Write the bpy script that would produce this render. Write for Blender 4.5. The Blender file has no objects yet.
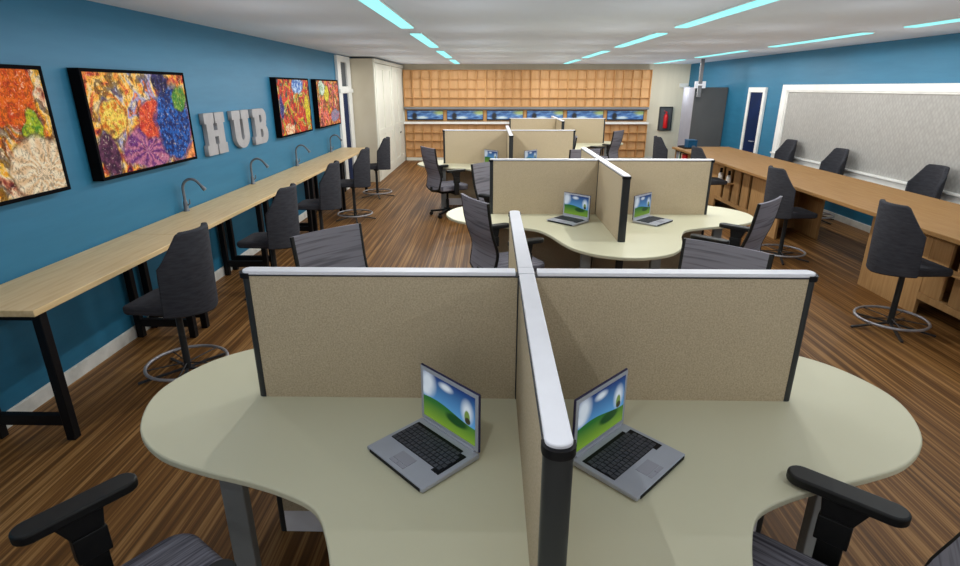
import bpy, bmesh, math, random
from mathutils import Vector, Matrix
random.seed(4)
D = bpy.data
COL = bpy.context.scene.collection
PI = math.pi
R = math.radians

# ------------------------------------------------------------------ materials
def new_mat(name):
    m = D.materials.new(name); m.use_nodes = True
    nt = m.node_tree
    return m, nt, nt.nodes['Principled BSDF']

def mat(name, col, rough=.6, spec=.3, metal=0., col2=None, scale=8., stretch=(1, 1, 1), detail=4., bump=0., ramp=(.35, .65), emit=None, estr=0.):
    """procedural colour: two tones mixed by (stretched) noise"""
    m, nt, b = new_mat(name)
    b.inputs['Roughness'].default_value = rough
    b.inputs['Specular IOR Level'].default_value = spec
    b.inputs['Metallic'].default_value = metal
    if col2 is None: col2 = tuple(c * .9 for c in col)
    tc = nt.nodes.new('ShaderNodeTexCoord'); mp = nt.nodes.new('ShaderNodeMapping')
    mp.inputs['Scale'].default_value = stretch
    nz = nt.nodes.new('ShaderNodeTexNoise'); nz.inputs['Scale'].default_value = scale; nz.inputs['Detail'].default_value = detail
    cr = nt.nodes.new('ShaderNodeValToRGB')
    cr.color_ramp.elements[0].position = ramp[0]; cr.color_ramp.elements[1].position = ramp[1]
    cr.color_ramp.elements[0].color = (*col2, 1); cr.color_ramp.elements[1].color = (*col, 1)
    nt.links.new(tc.outputs['Object'], mp.inputs['Vector']); nt.links.new(mp.outputs['Vector'], nz.inputs['Vector'])
    nt.links.new(nz.outputs['Fac'], cr.inputs['Fac']); nt.links.new(cr.outputs['Color'], b.inputs['Base Color'])
    if bump:
        bp = nt.nodes.new('ShaderNodeBump'); bp.inputs['Strength'].default_value = bump; bp.inputs['Distance'].default_value = .01
        nt.links.new(nz.outputs['Fac'], bp.inputs['Height']); nt.links.new(bp.outputs['Normal'], b.inputs['Normal'])
    if emit:
        b.inputs['Emission Color'].default_value = (*emit, 1); b.inputs['Emission Strength'].default_value = estr
    return m

def s(r, g, b):   # sRGB 0-255 to linear
    f = lambda c: (c / 255 / 12.92) if c / 255 <= .04045 else ((c / 255 + .055) / 1.055) ** 2.4
    return (f(r), f(g), f(b))

M = {}
M['blue'] = mat('blue_wall_paint', (.018, .168, .300), .55, .45, col2=(.013, .150, .272), scale=3, stretch=(1, .5, 4), detail=6, bump=.08)
M['cream'] = mat('cream_wall_paint', s(230, 222, 200), .7, .1, col2=s(224, 216, 194), scale=1.5, stretch=(4, 4, .3))
M['ceiling'] = mat('grey_ceiling_paint', s(226, 234, 244), .8, .05, col2=s(223, 231, 241), scale=.6)
M['white'] = mat('white_paint', s(238, 238, 234), .45, .4, col2=s(230, 230, 226), scale=6)
M['base'] = mat('white_baseboard', s(232, 232, 226), .5, .3, col2=s(205, 206, 200), scale=7, ramp=(.3, .6))
M['warm_white'] = mat('warm_white_cupboard', s(226, 225, 212), .6, .2, col2=s(220, 219, 206), scale=2)
M['cup_side'] = mat('beige_cupboard_side', s(208, 200, 180), .6, .2, col2=s(200, 191, 170), scale=2)
M['maple'] = mat('pale_maple', s(232, 205, 158), .42, .4, col2=s(216, 184, 132), scale=6, stretch=(6, .5, 6), detail=6, ramp=(.3, .7))
M['oak'] = mat('honey_oak', s(160, 122, 76), .6, .15, col2=s(146, 107, 62), scale=5, stretch=(7, .5, 7), detail=6, ramp=(.3, .7))
M['oak_v'] = mat('honey_oak_upright', s(184, 146, 98), .6, .15, col2=s(164, 124, 80), scale=5, stretch=(7, 7, .6), detail=6, ramp=(.3, .7))
M['cubby'] = mat('cubby_wood', s(206, 160, 106), .6, .15, col2=s(190, 142, 90), scale=6, stretch=(5, 5, .6), detail=5)
M['cubby_back'] = mat('cubby_back_wood', s(222, 182, 134), .7, .1, col2=s(212, 170, 120), scale=4, stretch=(3, 1, .5))
M['black'] = mat('black_metal', (.004, .004, .006), .5, .2, col2=(.004, .004, .005), scale=20)
M['black_plastic'] = mat('black_plastic', (.010, .010, .009), .5, .35, col2=(.007, .007, .007), scale=30)
M['trim'] = mat('dark_grey_trim', (.03, .032, .036), .4, .4, col2=(.026, .028, .032), scale=12)
M['post'] = mat('charcoal_post', (.026, .029, .031), .4, .35, col2=(.022, .025, .027), scale=8, stretch=(1, 1, .2))
M['cap'] = mat('pale_cap', s(240, 240, 246), .5, .3, col2=s(236, 236, 242), scale=10)
M['fabric'] = mat('beige_panel_fabric', s(202, 186, 158), .95, .1, col2=s(172, 156, 130), scale=150, detail=3, bump=.25, ramp=(.25, .7))
M['kick'] = mat('white_kickplate', s(240, 240, 246), .5, .3, scale=5)
M['desk'] = mat('cream_laminate', s(215, 211, 183), .45, .2, col2=s(212, 208, 179), scale=1.2)
M['leg'] = mat('grey_desk_leg', s(150, 154, 154), .5, .3, metal=.0, col2=s(142, 146, 146), scale=6)
M['stool'] = mat('charcoal_stool_fabric', (.056, .057, .067), .9, .1, col2=(.034, .035, .042), scale=14, stretch=(1, 1, 5), detail=6, ramp=(.25, .7))
M['chair'] = mat('grey_streaked_fabric', s(136, 134, 143), .9, .1, col2=s(106, 104, 112), scale=5, stretch=(.35, 1.0, 11), detail=4, ramp=(.34, .48))
M['seat'] = mat('grey_streaked_seat_fabric', s(138, 136, 145), .9, .1, col2=s(84, 82, 90), scale=7, stretch=(14, .5, 1), detail=5, ramp=(.38, .60))
M['chrome'] = mat('brushed_footrest', s(170, 170, 176), .35, .5, metal=.35, col2=s(150, 150, 156), scale=20)
M['steel'] = mat('grey_tap_metal', s(120, 124, 130), .4, .5, metal=.3, col2=s(104, 108, 116), scale=20)
M['letter'] = mat('grey_letter', s(168, 166, 168), .6, .3, col2=s(160, 158, 160), scale=9)
M['silver'] = mat('silver_laptop', s(176, 180, 190), .4, .4, col2=s(168, 172, 183), scale=6)
M['key'] = mat('dark_keys', s(74, 76, 84), .5, .4, col2=s(64, 66, 74), scale=40)
M['lid'] = mat('navy_lid', s(38, 34, 74), .4, .4, scale=10)
M['navy'] = mat('navy_door_paint', s(4, 32, 76), .6, .15, col2=s(3, 27, 66), scale=4)
M['cab_dark'] = mat('dark_grey_cabinet', s(92, 92, 92), .6, .3, col2=s(88, 88, 88), scale=2)
M['cab_light'] = mat('light_grey_cabinet_side', s(164, 164, 174), .8, .1, scale=2)
M['pole'] = mat('grey_pole', s(128, 128, 130), .5, .3, scale=5)
M['red'] = mat('red_enamel', s(214, 28, 34), .4, .4, scale=5)
M['dgrey'] = mat('slate_grey', s(88, 92, 96), .6, .2, scale=5)
M['strip'] = mat('cyan_strip_light', (.02, .1, .1), .5, .1, emit=(.32, .98, 1.0), estr=1.15)
for nm, c in (('bk_white', (225, 225, 220)), ('bk_green', (70, 150, 110)), ('bk_red', (210, 40, 40)), ('bk_cream', (225, 200, 160)), ('bk_grey', (140, 142, 150)), ('bk_blue', (16, 74, 110))):
    M[nm] = mat(nm, s(*c), .6, .2, scale=10)

def floor_mat():
    m, nt, b = new_mat('dark_strand_wood_floor')
    b.inputs['Roughness'].default_value = .5; b.inputs['Specular IOR Level'].default_value = .25
    tc = nt.nodes.new('ShaderNodeTexCoord')
    def noise(scale, st, det):
        mp = nt.nodes.new('ShaderNodeMapping'); mp.inputs['Scale'].default_value = st
        n = nt.nodes.new('ShaderNodeTexNoise'); n.inputs['Scale'].default_value = scale; n.inputs['Detail'].default_value = det
        nt.links.new(tc.outputs['Object'], mp.inputs['Vector']); nt.links.new(mp.outputs['Vector'], n.inputs['Vector']); return n
    n1 = noise(1.0, (34, .35, 1), 3); n2 = noise(1.0, (85, .9, 1), 2)
    mx = nt.nodes.new('ShaderNodeMath'); mx.operation = 'MULTIPLY_ADD'; mx.inputs[1].default_value = .35
    ml = nt.nodes.new('ShaderNodeMath'); ml.operation = 'MULTIPLY'; ml.inputs[1].default_value = .65
    nt.links.new(n1.outputs['Fac'], ml.inputs[0]); nt.links.new(n2.outputs['Fac'], mx.inputs[0]); nt.links.new(ml.outputs[0], mx.inputs[2])
    cr = nt.nodes.new('ShaderNodeValToRGB'); e = cr.color_ramp.elements
    e[0].position = .40; e[0].color = (*s(90, 59, 27), 1); e[1].position = .60; e[1].color = (*s(160, 119, 72), 1)
    k = e.new(.49); k.color = (*s(112, 75, 37), 1); k = e.new(.535); k.color = (*s(134, 94, 50), 1)
    nt.links.new(mx.outputs[0], cr.inputs['Fac']); nt.links.new(cr.outputs['Color'], b.inputs['Base Color'])
    return m
M['floor'] = floor_mat()

def hatch_mat():
    m, nt, b = new_mat('patterned_grey_screen')
    b.inputs['Roughness'].default_value = .55; b.inputs['Specular IOR Level'].default_value = .3
    tc = nt.nodes.new('ShaderNodeTexCoord'); mp = nt.nodes.new('ShaderNodeMapping'); mp.inputs['Rotation'].default_value = (R(45), 0, 0); mp.inputs['Scale'].default_value = (1, 22, 15)
    v = nt.nodes.new('ShaderNodeTexVoronoi'); v.inputs['Scale'].default_value = 1.0; v.inputs['Randomness'].default_value = .35
    cr = nt.nodes.new('ShaderNodeValToRGB'); e = cr.color_ramp.elements
    e[0].position = .1; e[0].color = (*s(178, 176, 172), 1); e[1].position = .8; e[1].color = (*s(156, 154, 150), 1)
    nt.links.new(tc.outputs['Object'], mp.inputs['Vector']); nt.links.new(mp.outputs['Vector'], v.inputs['Vector'])
    nt.links.new(v.outputs['Distance'], cr.inputs['Fac']); nt.links.new(cr.outputs['Color'], b.inputs['Base Color'])
    return m
M['hatch'] = hatch_mat()

def nodes_helper(nt):
    def N(t, **kw):
        n = nt.nodes.new(t)
        for k, v in kw.items(): setattr(n, k, v)
        return n
    def math_(op, a, b=None, c=None):
        n = N('ShaderNodeMath', operation=op)
        for i, v in enumerate((a, b, c)):
            if v is None: continue
            if isinstance(v, (int, float)): n.inputs[i].default_value = v
            else: nt.links.new(v, n.inputs[i])
        return n.outputs[0]
    def mix(f, a, b):
        n = N('ShaderNodeMix', data_type='RGBA')
        for k, v in (('Factor', f), ('A', a), ('B', b)):
            idx = {'Factor': 0, 'A': 6, 'B': 7}[k]
            if isinstance(v, (int, float)): n.inputs[idx].default_value = v
            elif isinstance(v, tuple): n.inputs[idx].default_value = (*v, 1)
            else: nt.links.new(v, n.inputs[idx])
        return n.outputs[2]
    return N, math_, mix

def ellipse(math_, u, v, cu, cv, ru, rv, soft=.15):
    a = math_('DIVIDE', math_('SUBTRACT', u, cu), ru); b = math_('DIVIDE', math_('SUBTRACT', v, cv), rv)
    d = math_('SQRT', math_('ADD', math_('MULTIPLY', a, a), math_('MULTIPLY', b, b)))
    n = math_('DIVIDE', math_('SUBTRACT', 1 + soft, d), 2 * soft)
    return math_('MINIMUM', math_('MAXIMUM', n, 0.), 1.)

def art_mat(name, seed, palette, blobs, scale=2.2, glow=.0):
    """abstract swirling colours; canvas lies in local YZ, u = y/1.5+.5, v = z/.74+.5"""
    m, nt, b = new_mat(name); N, mt, mix = nodes_helper(nt)
    b.inputs['Roughness'].default_value = .6; b.inputs['Specular IOR Level'].default_value = .08
    tc = N('ShaderNodeTexCoord'); mp = N('ShaderNodeMapping'); mp.inputs['Location'].default_value = (seed, seed * 1.7, seed * .6)
    nt.links.new(tc.outputs['Object'], mp.inputs['Vector'])
    nz = N('ShaderNodeTexNoise'); nz.inputs['Scale'].default_value = scale; nz.inputs['Detail'].default_value = 3.5; nz.inputs['Distortion'].default_value = 2.6
    nt.links.new(mp.outputs['Vector'], nz.inputs['Vector'])
    cr = N('ShaderNodeValToRGB'); e = cr.color_ramp.elements
    cols = palette; n = len(cols)
    e[0].position = .3; e[0].color = (*s(*cols[0]), 1); e[1].position = .7; e[1].color = (*s(*cols[-1]), 1)
    for i in range(1, n - 1):
        k = e.new(.3 + .4 * i / (n - 1)); k.color = (*s(*cols[i]), 1)
    nt.links.new(nz.outputs['Fac'], cr.inputs['Fac']); c = cr.outputs['Color']
    wv = N('ShaderNodeTexWave'); wv.inputs['Scale'].default_value = 7; wv.inputs['Distortion'].default_value = 9; wv.inputs['Detail'].default_value = 2
    nt.links.new(mp.outputs['Vector'], wv.inputs['Vector'])
    dark = mt('MULTIPLY', mt('GREATER_THAN', mt('SUBTRACT', .24, wv.outputs['Fac']), 0.), .7)
    c = mix(dark, c, s(60, 20, 20))
    sp = N('ShaderNodeSeparateXYZ'); nt.links.new(tc.outputs['Object'], sp.inputs[0])
    w2 = N('ShaderNodeTexNoise'); w2.inputs['Scale'].default_value = 6; w2.inputs['Detail'].default_value = 2; nt.links.new(mp.outputs['Vector'], w2.inputs['Vector'])
    wob = mt('MULTIPLY', mt('SUBTRACT', w2.outputs['Fac'], .5), .16)
    u = mt('ADD', mt('ADD', mt('DIVIDE', sp.outputs[1], 1.4), .5), wob); v = mt('ADD', mt('ADD', mt('DIVIDE', sp.outputs[2], .79), .5), wob)
    fine = N('ShaderNodeTexNoise'); fine.inputs['Scale'].default_value = 22; fine.inputs['Detail'].default_value = 4; nt.links.new(mp.outputs['Vector'], fine.inputs['Vector'])
    for (cu, cv, ru, rv, ca, cb, rays) in blobs:
        f = ellipse(mt, u, v, cu, cv, ru, rv, .06)
        if rays:
            ang = mt('ARCTAN2', mt('DIVIDE', mt('SUBTRACT', v, cv), rv), mt('DIVIDE', mt('SUBTRACT', u, cu), ru))
            k = mt('MINIMUM', mt('MAXIMUM', mt('ADD', mt('MULTIPLY', mt('SINE', mt('ADD', mt('MULTIPLY', ang, rays), mt('MULTIPLY', fine.outputs['Fac'], 5.))), .45), .5), 0.), 1.)
        else:
            k = mt('MINIMUM', mt('MAXIMUM', mt('MULTIPLY', mt('SUBTRACT', fine.outputs['Fac'], .42), 5.), 0.), 1.)
        ring = mt('MULTIPLY', mt('SUBTRACT', ellipse(mt, u, v, cu, cv, ru * 1.10, rv * 1.10, .05), f), .8)
        c = mix(ring, c, tuple(x_ * .25 for x_ in s(*cb)))
        c = mix(f, c, mix(k, s(*ca), s(*cb)))
    gr = N('ShaderNodeTexNoise'); gr.inputs['Scale'].default_value = 34; gr.inputs['Detail'].default_value = 5; gr.inputs['Distortion'].default_value = 1.5; nt.links.new(mp.outputs['Vector'], gr.inputs['Vector'])
    lo = mt('MINIMUM', mt('MAXIMUM', mt('MULTIPLY', mt('SUBTRACT', .50, gr.outputs['Fac']), 5.), 0.), .5)
    c = mix(lo, c, s(52, 24, 24))
    hi = mt('MINIMUM', mt('MAXIMUM', mt('MULTIPLY', mt('SUBTRACT', gr.outputs['Fac'], .60), 5.), 0.), .4)
    c = mix(hi, c, s(250, 235, 200))
    nt.links.new(c, b.inputs['Base Color'])
    return m

ART1 = art_mat('swirling_amber_art', 3.1, [(60, 20, 50), (150, 60, 50), (225, 150, 110), (245, 225, 190), (250, 190, 50), (230, 110, 30), (240, 210, 170)],
               [(.83, .80, .13, .26, (235, 110, 20), (210, 70, 20), 0), (.90, .52, .065, .17, (190, 200, 40), (90, 150, 40), 0), (.90, .16, .2, .3, (246, 230, 200), (226, 186, 140), 15)])
ART2 = art_mat('swirling_glass_art', 7.7, [(50, 20, 60), (170, 40, 40), (235, 110, 60), (250, 190, 70), (240, 210, 150), (150, 160, 210), (230, 120, 60), (250, 160, 90)],
               [(.16, .55, .12, .18, (245, 215, 90), (220, 120, 30), 0), (.47, .20, .25, .25, (100, 40, 120), (200, 120, 150), 11), (.55, .5, .14, .2, (235, 100, 50), (200, 50, 40), 9),
                (.80, .45, .20, .44, (8, 36, 100), (26, 100, 190), 0), (.92, .72, .07, .14, (60, 130, 50), (130, 160, 50), 0), (.72, .93, .1, .12, (20, 20, 60), (50, 50, 110), 0), (.08, .2, .1, .22, (60, 30, 60), (110, 60, 90), 0)])
ART3 = art_mat('crimson_and_yellow_art', 13.4, [(30, 30, 90), (60, 90, 60), (190, 40, 35), (225, 70, 40), (200, 60, 50), (220, 200, 40), (90, 110, 40), (240, 220, 170)],
               [(.62, .9, .17, .16, (60, 110, 190), (200, 225, 245), 0), (.06, .5, .07, .2, (30, 30, 100), (60, 70, 150), 0), (.9, .4, .09, .3, (225, 205, 40), (170, 150, 30), 0), (.25, .08, .15, .12, (245, 230, 190), (230, 120, 80), 0)], 3.2)
ART4 = art_mat('pink_and_green_art', 21.9, [(60, 80, 60), (210, 60, 60), (240, 160, 150), (220, 50, 50), (235, 120, 60), (220, 210, 60), (170, 60, 60), (240, 230, 200)],
               [(.2, .85, .14, .16, (220, 235, 225), (110, 160, 110), 0), (.42, .72, .1, .16, (230, 220, 60), (190, 170, 40), 0), (.75, .2, .2, .14, (120, 130, 160), (170, 120, 150), 0)], 3.4)

def screen_mat():
    """desktop picture: sky, clouds and a green hill; local x in +-.152, local z in 0..0.21"""
    m, nt, b = new_mat('laptop_screen_picture'); N, mt, mix = nodes_helper(nt)
    tc = N('ShaderNodeTexCoord'); sp = N('ShaderNodeSeparateXYZ'); nt.links.new(tc.outputs['Object'], sp.inputs[0])
    u = mt('DIVIDE', mt('ADD', sp.outputs[0], .152), .304); v = mt('DIVIDE', sp.outputs[2], .205)
    nz = N('ShaderNodeTexNoise'); nz.inputs['Scale'].default_value = 14; nt.links.new(tc.outputs['Object'], nz.inputs['Vector'])
    c = mix(mt('MINIMUM', mt('MAXIMUM', mt('MULTIPLY', mt('SUBTRACT', v, .4), 1.7), 0.), 1.), s(90, 160, 215), s(14, 54, 120))
    cl = mt('MULTIPLY', nz.outputs['Fac'], 1.0)
    for (a, bb, ru, rv) in ((.10, .80, .13, .24), (.46, .88, .11, .07), (.86, .62, .09, .20), (.04, .60, .10, .10)):
        c = mix(mt('MULTIPLY', ellipse(mt, u, v, a, bb, ru, rv, .5), .95), c, s(226, 238, 248))
    hill = mt('ADD', .42, mt('MULTIPLY', mt('SINE', mt('ADD', mt('MULTIPLY', u, 4.2), .5)), .07))
    f = mt('GREATER_THAN', mt('SUBTRACT', hill, v), 0.)
    g = mix(mt('MINIMUM', mt('MAXIMUM', mt('MULTIPLY', v, 2.4), 0.), 1.), s(130, 170, 50), s(40, 110, 40))
    g = mix(ellipse(mt, u, v, .66, .30, .20, .11, .2), g, s(22, 74, 22))
    c = mix(f, c, g)
    c = mix(ellipse(mt, u, v, .86, .52, .05, .13, .12), c, s(120, 150, 70))
    c = mix(ellipse(mt, u, v, .87, .44, .05, .07, .15), c, s(60, 60, 30))
    nt.links.new(c, b.inputs['Emission Color']); b.inputs['Base Color'].default_value = (.02, .02, .025, 1); b.inputs['Emission Strength'].default_value = .62; b.inputs['Specular IOR Level'].default_value = .1
    b.inputs['Roughness'].default_value = .4
    return m
M['screen'] = screen_mat()

def land_mat():
    m, nt, b = new_mat('blue_landscape_picture'); N, mt, mix = nodes_helper(nt)
    tc = N('ShaderNodeTexCoord'); sp = N('ShaderNodeSeparateXYZ'); nt.links.new(tc.outputs['Object'], sp.inputs[0])
    mp = N('ShaderNodeMapping'); mp.inputs['Scale'].default_value = (2.5, 1, 12); nt.links.new(tc.outputs['Object'], mp.inputs['Vector'])
    nz = N('ShaderNodeTexNoise'); nz.inputs['Scale'].default_value = 1.6; nz.inputs['Detail'].default_value = 4; nt.links.new(mp.outputs['Vector'], nz.inputs['Vector'])
    cr = N('ShaderNodeValToRGB'); e = cr.color_ramp.elements
    e[0].position = .3; e[0].color = (*s(24, 44, 84), 1); e[1].position = .72; e[1].color = (*s(190, 215, 235), 1)
    k = e.new(.46); k.color = (*s(52, 96, 160), 1); k = e.new(.6); k.color = (*s(104, 150, 200), 1)
    nt.links.new(nz.outputs['Fac'], cr.inputs['Fac']); c = cr.outputs['Color']
    u = mt('ADD', mt('DIVIDE', sp.outputs[0], 1.06), .5); v = mt('ADD', mt('DIVIDE', sp.outputs[2], .26), .5)
    c = mix(ellipse(mt, u, v, .20, .40, .07, .42, .25), c, s(14, 20, 30))
    c = mix(ellipse(mt, u, v, .42, .26, .13, .12, .5), c, s(205, 222, 225))
    c = mix(ellipse(mt, u, v, .93, .80, .16, .22, .5), c, s(170, 190, 120))
    c = mix(mt('LESS_THAN', v, .12), c, s(16, 26, 52))
    nt.links.new(c, b.inputs['Base Color']); b.inputs['Roughness'].default_value = .5
    return m
M['land'] = land_mat()

# ------------------------------------------------------------------ mesh builder
class MB:
    def __init__(self): self.v = []; self.f = []; self.T = Matrix()
    def add(self, vs, fs):
        n = len(self.v); self.v += [tuple(self.T @ Vector(p)) for p in vs]; self.f += [tuple(i + n for i in f) for f in fs]; return self
    def box(self, x0, x1, y0, y1, z0, z1):
        return self.add([(x0, y0, z0), (x1, y0, z0), (x1, y1, z0), (x0, y1, z0), (x0, y0, z1), (x1, y0, z1), (x1, y1, z1), (x0, y1, z1)],
                        [(0, 3, 2, 1), (4, 5, 6, 7), (0, 1, 5, 4), (1, 2, 6, 5), (2, 3, 7, 6), (3, 0, 4, 7)])
    def prism(self, pts, z0, z1):
        n = len(pts); A = sum(pts[i][0] * pts[(i + 1) % n][1] - pts[(i + 1) % n][0] * pts[i][1] for i in range(n))
        if A < 0: pts = pts[::-1]
        vs = [(x, y, z0) for x, y in pts] + [(x, y, z1) for x, y in pts]
        return self.add(vs, [tuple(range(n))[::-1], tuple(range(n, 2 * n))] + [(i, (i + 1) % n, n + (i + 1) % n, n + i) for i in range(n)])
    def lathe(self, prof, seg=20, c=(0, 0, 0)):
        vs = []; fs = []; n = len(prof)
        for k in range(seg):
            a = 2 * PI * k / seg
            for r, z in prof: vs.append((c[0] + r * math.cos(a), c[1] + r * math.sin(a), c[2] + z))
        for k in range(seg):
            for i in range(n - 1):
                a, b_ = k * n + i, ((k + 1) % seg) * n + i
                fs.append((a, b_, b_ + 1, a + 1))
        fs.append(tuple(k * n for k in range(seg))[::-1]); fs.append(tuple(k * n + n - 1 for k in range(seg)))
        return self.add(vs, fs)
    def tube(self, path, r, seg=12, closed=False):
        P = [Vector(p) for p in path]; n = len(P); vs = []; fs = []
        rr = r if isinstance(r, (list, tuple)) else [r] * n
        up = None
        for i in range(n):
            t = (P[(i + 1) % n] - P[i - 1]) if closed else (P[min(i + 1, n - 1)] - P[max(i - 1, 0)])
            t.normalize()
            if up is None: up = Vector((0, 0, 1)) if abs(t.z) < .9 else Vector((1, 0, 0))
            s_ = t.cross(up).normalized(); u2 = s_.cross(t).normalized(); up = u2
            for k in range(seg):
                a = 2 * PI * k / seg; vs.append(tuple(P[i] + (s_ * math.cos(a) + u2 * math.sin(a)) * rr[i]))
        for i in range(n if closed else n - 1):
            for k in range(seg):
                a = i * seg + k; b_ = i * seg + (k + 1) % seg; j = ((i + 1) % n) * seg
                fs.append((a, b_, j + (k + 1) % seg, j + k))
        if not closed: fs += [tuple(range(seg))[::-1], tuple(range((n - 1) * seg, n * seg))]
        return self.add(vs, fs)
    def bar(self, a, b_, w, h):
        """square bar between two points, w wide, h high"""
        a, b_ = Vector(a), Vector(b_); t = (b_ - a).normalized(); up = Vector((0, 0, 1)) if abs(t.z) < .9 else Vector((0, 1, 0))
        s_ = t.cross(up).normalized() * w / 2; u = s_.cross(t).normalized() * h / 2
        vs = [tuple(p + q) for p in (a, b_) for q in (-s_ - u, s_ - u, s_ + u, -s_ + u)]
        return self.add(vs, [(0, 1, 2, 3), (7, 6, 5, 4), (0, 4, 5, 1), (1, 5, 6, 2), (2, 6, 7, 3), (3, 7, 4, 0)])
    def grid_shell(self, F, nu, nv, th):
        """F(u,v)->(point, normal); closed slab of thickness th"""
        vs = []; fs = []
        for sd in (0, 1):
            for i in range(nu + 1):
                for j in range(nv + 1):
                    p, n_ = F(i / nu, j / nv); vs.append(tuple(Vector(p) + Vector(n_) * (th * (sd - .5))))
        w = nv + 1; o = (nu + 1) * w
        for i in range(nu):
            for j in range(nv):
                a = i * w + j; fs.append((a, a + 1, a + w + 1, a + w)); fs.append((o + a, o + a + w, o + a + w + 1, o + a + 1))
        for i in range(nu):
            a = i * w; fs.append((a, a + w, o + a + w, o + a)); a = i * w + nv; fs.append((a + w, a, o + a, o + a + w))
        for j in range(nv):
            a = j; fs.append((a + 1, a, o + a, o + a + 1)); a = nu * w + j; fs.append((a, a + 1, o + a + 1, o + a))
        return self.add(vs, fs)
    def build(self, name, m, parent=None, loc=(0, 0, 0), rz=0, bevel=0, seg=2):
        me = D.meshes.new(name); me.from_pydata(self.v, [], self.f); me.update()
        bm = bmesh.new(); bm.from_mesh(me); bmesh.ops.recalc_face_normals(bm, faces=bm.faces)
        bm.to_mesh(me); bm.free()
        me.polygons.foreach_set('use_smooth', [True] * len(me.polygons)); me.set_sharp_from_angle(angle=R(38))
        me.materials.append(m)
        o = D.objects.new(name, me); COL.objects.link(o)
        o.location = loc; o.rotation_euler.z = rz
        if parent: o.parent = parent
        if bevel:
            md = o.modifiers.new('bevel', 'BEVEL'); md.width = bevel; md.segments = seg; md.limit_method = 'ANGLE'; md.angle_limit = R(40)
            md.harden_normals = False
        return o
def box(*a): return MB().box(*a)

def tag(o, label=None, cat=None, group=None, kind=None):
    if label: o['label'] = label
    if cat: o['category'] = cat
    if group: o['group'] = group
    if kind: o['kind'] = kind
    return o
def empty(name, loc, rz=0):
    o = D.objects.new(name, None); o.empty_display_size = .1; COL.objects.link(o); o.location = loc; o.rotation_euler.z = rz; return o
CH = {}
def copy_tree(o, parent=None):
    c = o.copy(); COL.objects.link(c); c.parent = parent
    for ch in [x for x in D.objects if x.parent == o]: copy_tree(ch, c)
    return c
def struct(mb, name, m, parent=None, **kw):
    o = mb.build(name, m, parent, **kw)
    if not parent: o['kind'] = 'structure'
    return o

# ------------------------------------------------------------------ the room
XL, XR, YF, YB, ZC = -3.15, 5.83, 17.3, -1.0, 2.74
struct(box(XL - .15, XR + .15, YB, YF + .15, -.1, 0), 'floor', M['floor'])
struct(box(XL - .15, XR + .15, YB, YF + .15, ZC, ZC + .1), 'ceiling', M['ceiling'])
struct(box(XL - .15, XL, YB, YF, 0, ZC), 'wall_left', M['blue'])
struct(box(XR, XR + .15, YB, YF, 0, ZC), 'wall_right', M['blue'])
struct(box(XL - .15, XR + .15, YF, YF + .15, 0, ZC), 'wall_far', M['cream'])
struct(box(XL, XL + .014, YB, 11.85, 0, .1).box(XL, XL + .009, YB, 11.85, .1, .108), 'baseboard_left', M['base'])
struct(box(XR - .014, XR, YB, 12.33, 0, .1).box(XR - .014, XR, 13.27, 14.38, 0, .1), 'baseboard_right', M['base'])
struct(box(4.72, 5.0, YF - .014, YF, 0, .1), 'baseboard_far', M['base'])

# right wall: wide patterned window
w = struct(box(XR - .02, XR - .004, 4.3, 11.45, .86, 2.04), 'window_1', M['hatch'])
struct(MB().box(XR - .06, XR - .002, 4.0, 11.64, 2.04, 2.15).box(XR - .06, XR - .002, 11.45, 11.64, .72, 2.04).box(XR - .06, XR - .002, 4.0, 4.3, .72, 2.04)
       .box(XR - .045, XR - .002, 4.3, 11.45, 2.015, 2.04).box(XR - .045, XR - .002, 11.42, 11.45, .86, 2.015), 'window_frame', M['white'], w, bevel=.006)
struct(MB().box(XR - .09, XR - .002, 4.0, 11.64, .83, .86).box(XR - .05, XR - .002, 4.3, 11.45, .72, .83), 'window_sill', M['white'], w, bevel=.006)
# right wall: narrow navy door
d = struct(box(XR - .03, XR - .003, 12.45, 13.06, 0.005, 2.0), 'door_1', M['navy'])
struct(MB().box(XR - .055, XR - .002, 12.35, 12.45, 0, 2.0).box(XR - .055, XR - .002, 13.06, 13.16, 0, 2.0).box(XR - .055, XR - .002, 12.35, 13.16, 2.0, 2.1), 'door_frame', M['white'], d, bevel=.005)
struct(MB().tube([(XR - .03, 12.55, .98), (XR - .08, 12.55, .98), (XR - .085, 12.57, .98), (XR - .085, 12.68, .98)], .011), 'door_handle', M['chrome'], d)
# left wall: narrow door with transom light beside the cupboards
d = struct(box(XL + .003, XL + .03, 12.15, 12.62, 0.005, 1.98), 'door_2', M['navy'])
struct(MB().box(XL + .002, XL + .06, 11.87, 12.13, 0, 2.72).box(XL + .002, XL + .06, 12.64, 12.94, 0, 2.72).box(XL + .002, XL + .06, 12.13, 12.64, 1.98, 2.12)
       .box(XL + .002, XL + .06, 12.13, 12.64, 2.60, 2.72).box(XL + .002, XL + .09, 11.85, 12.95, 1.99, 2.07), 'door_frame', M['white'], d, bevel=.006)
struct(box(XL + .002, XL + .02, 12.13, 12.64, 2.12, 2.60), 'transom_pane', M['dgrey'], d)

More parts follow.
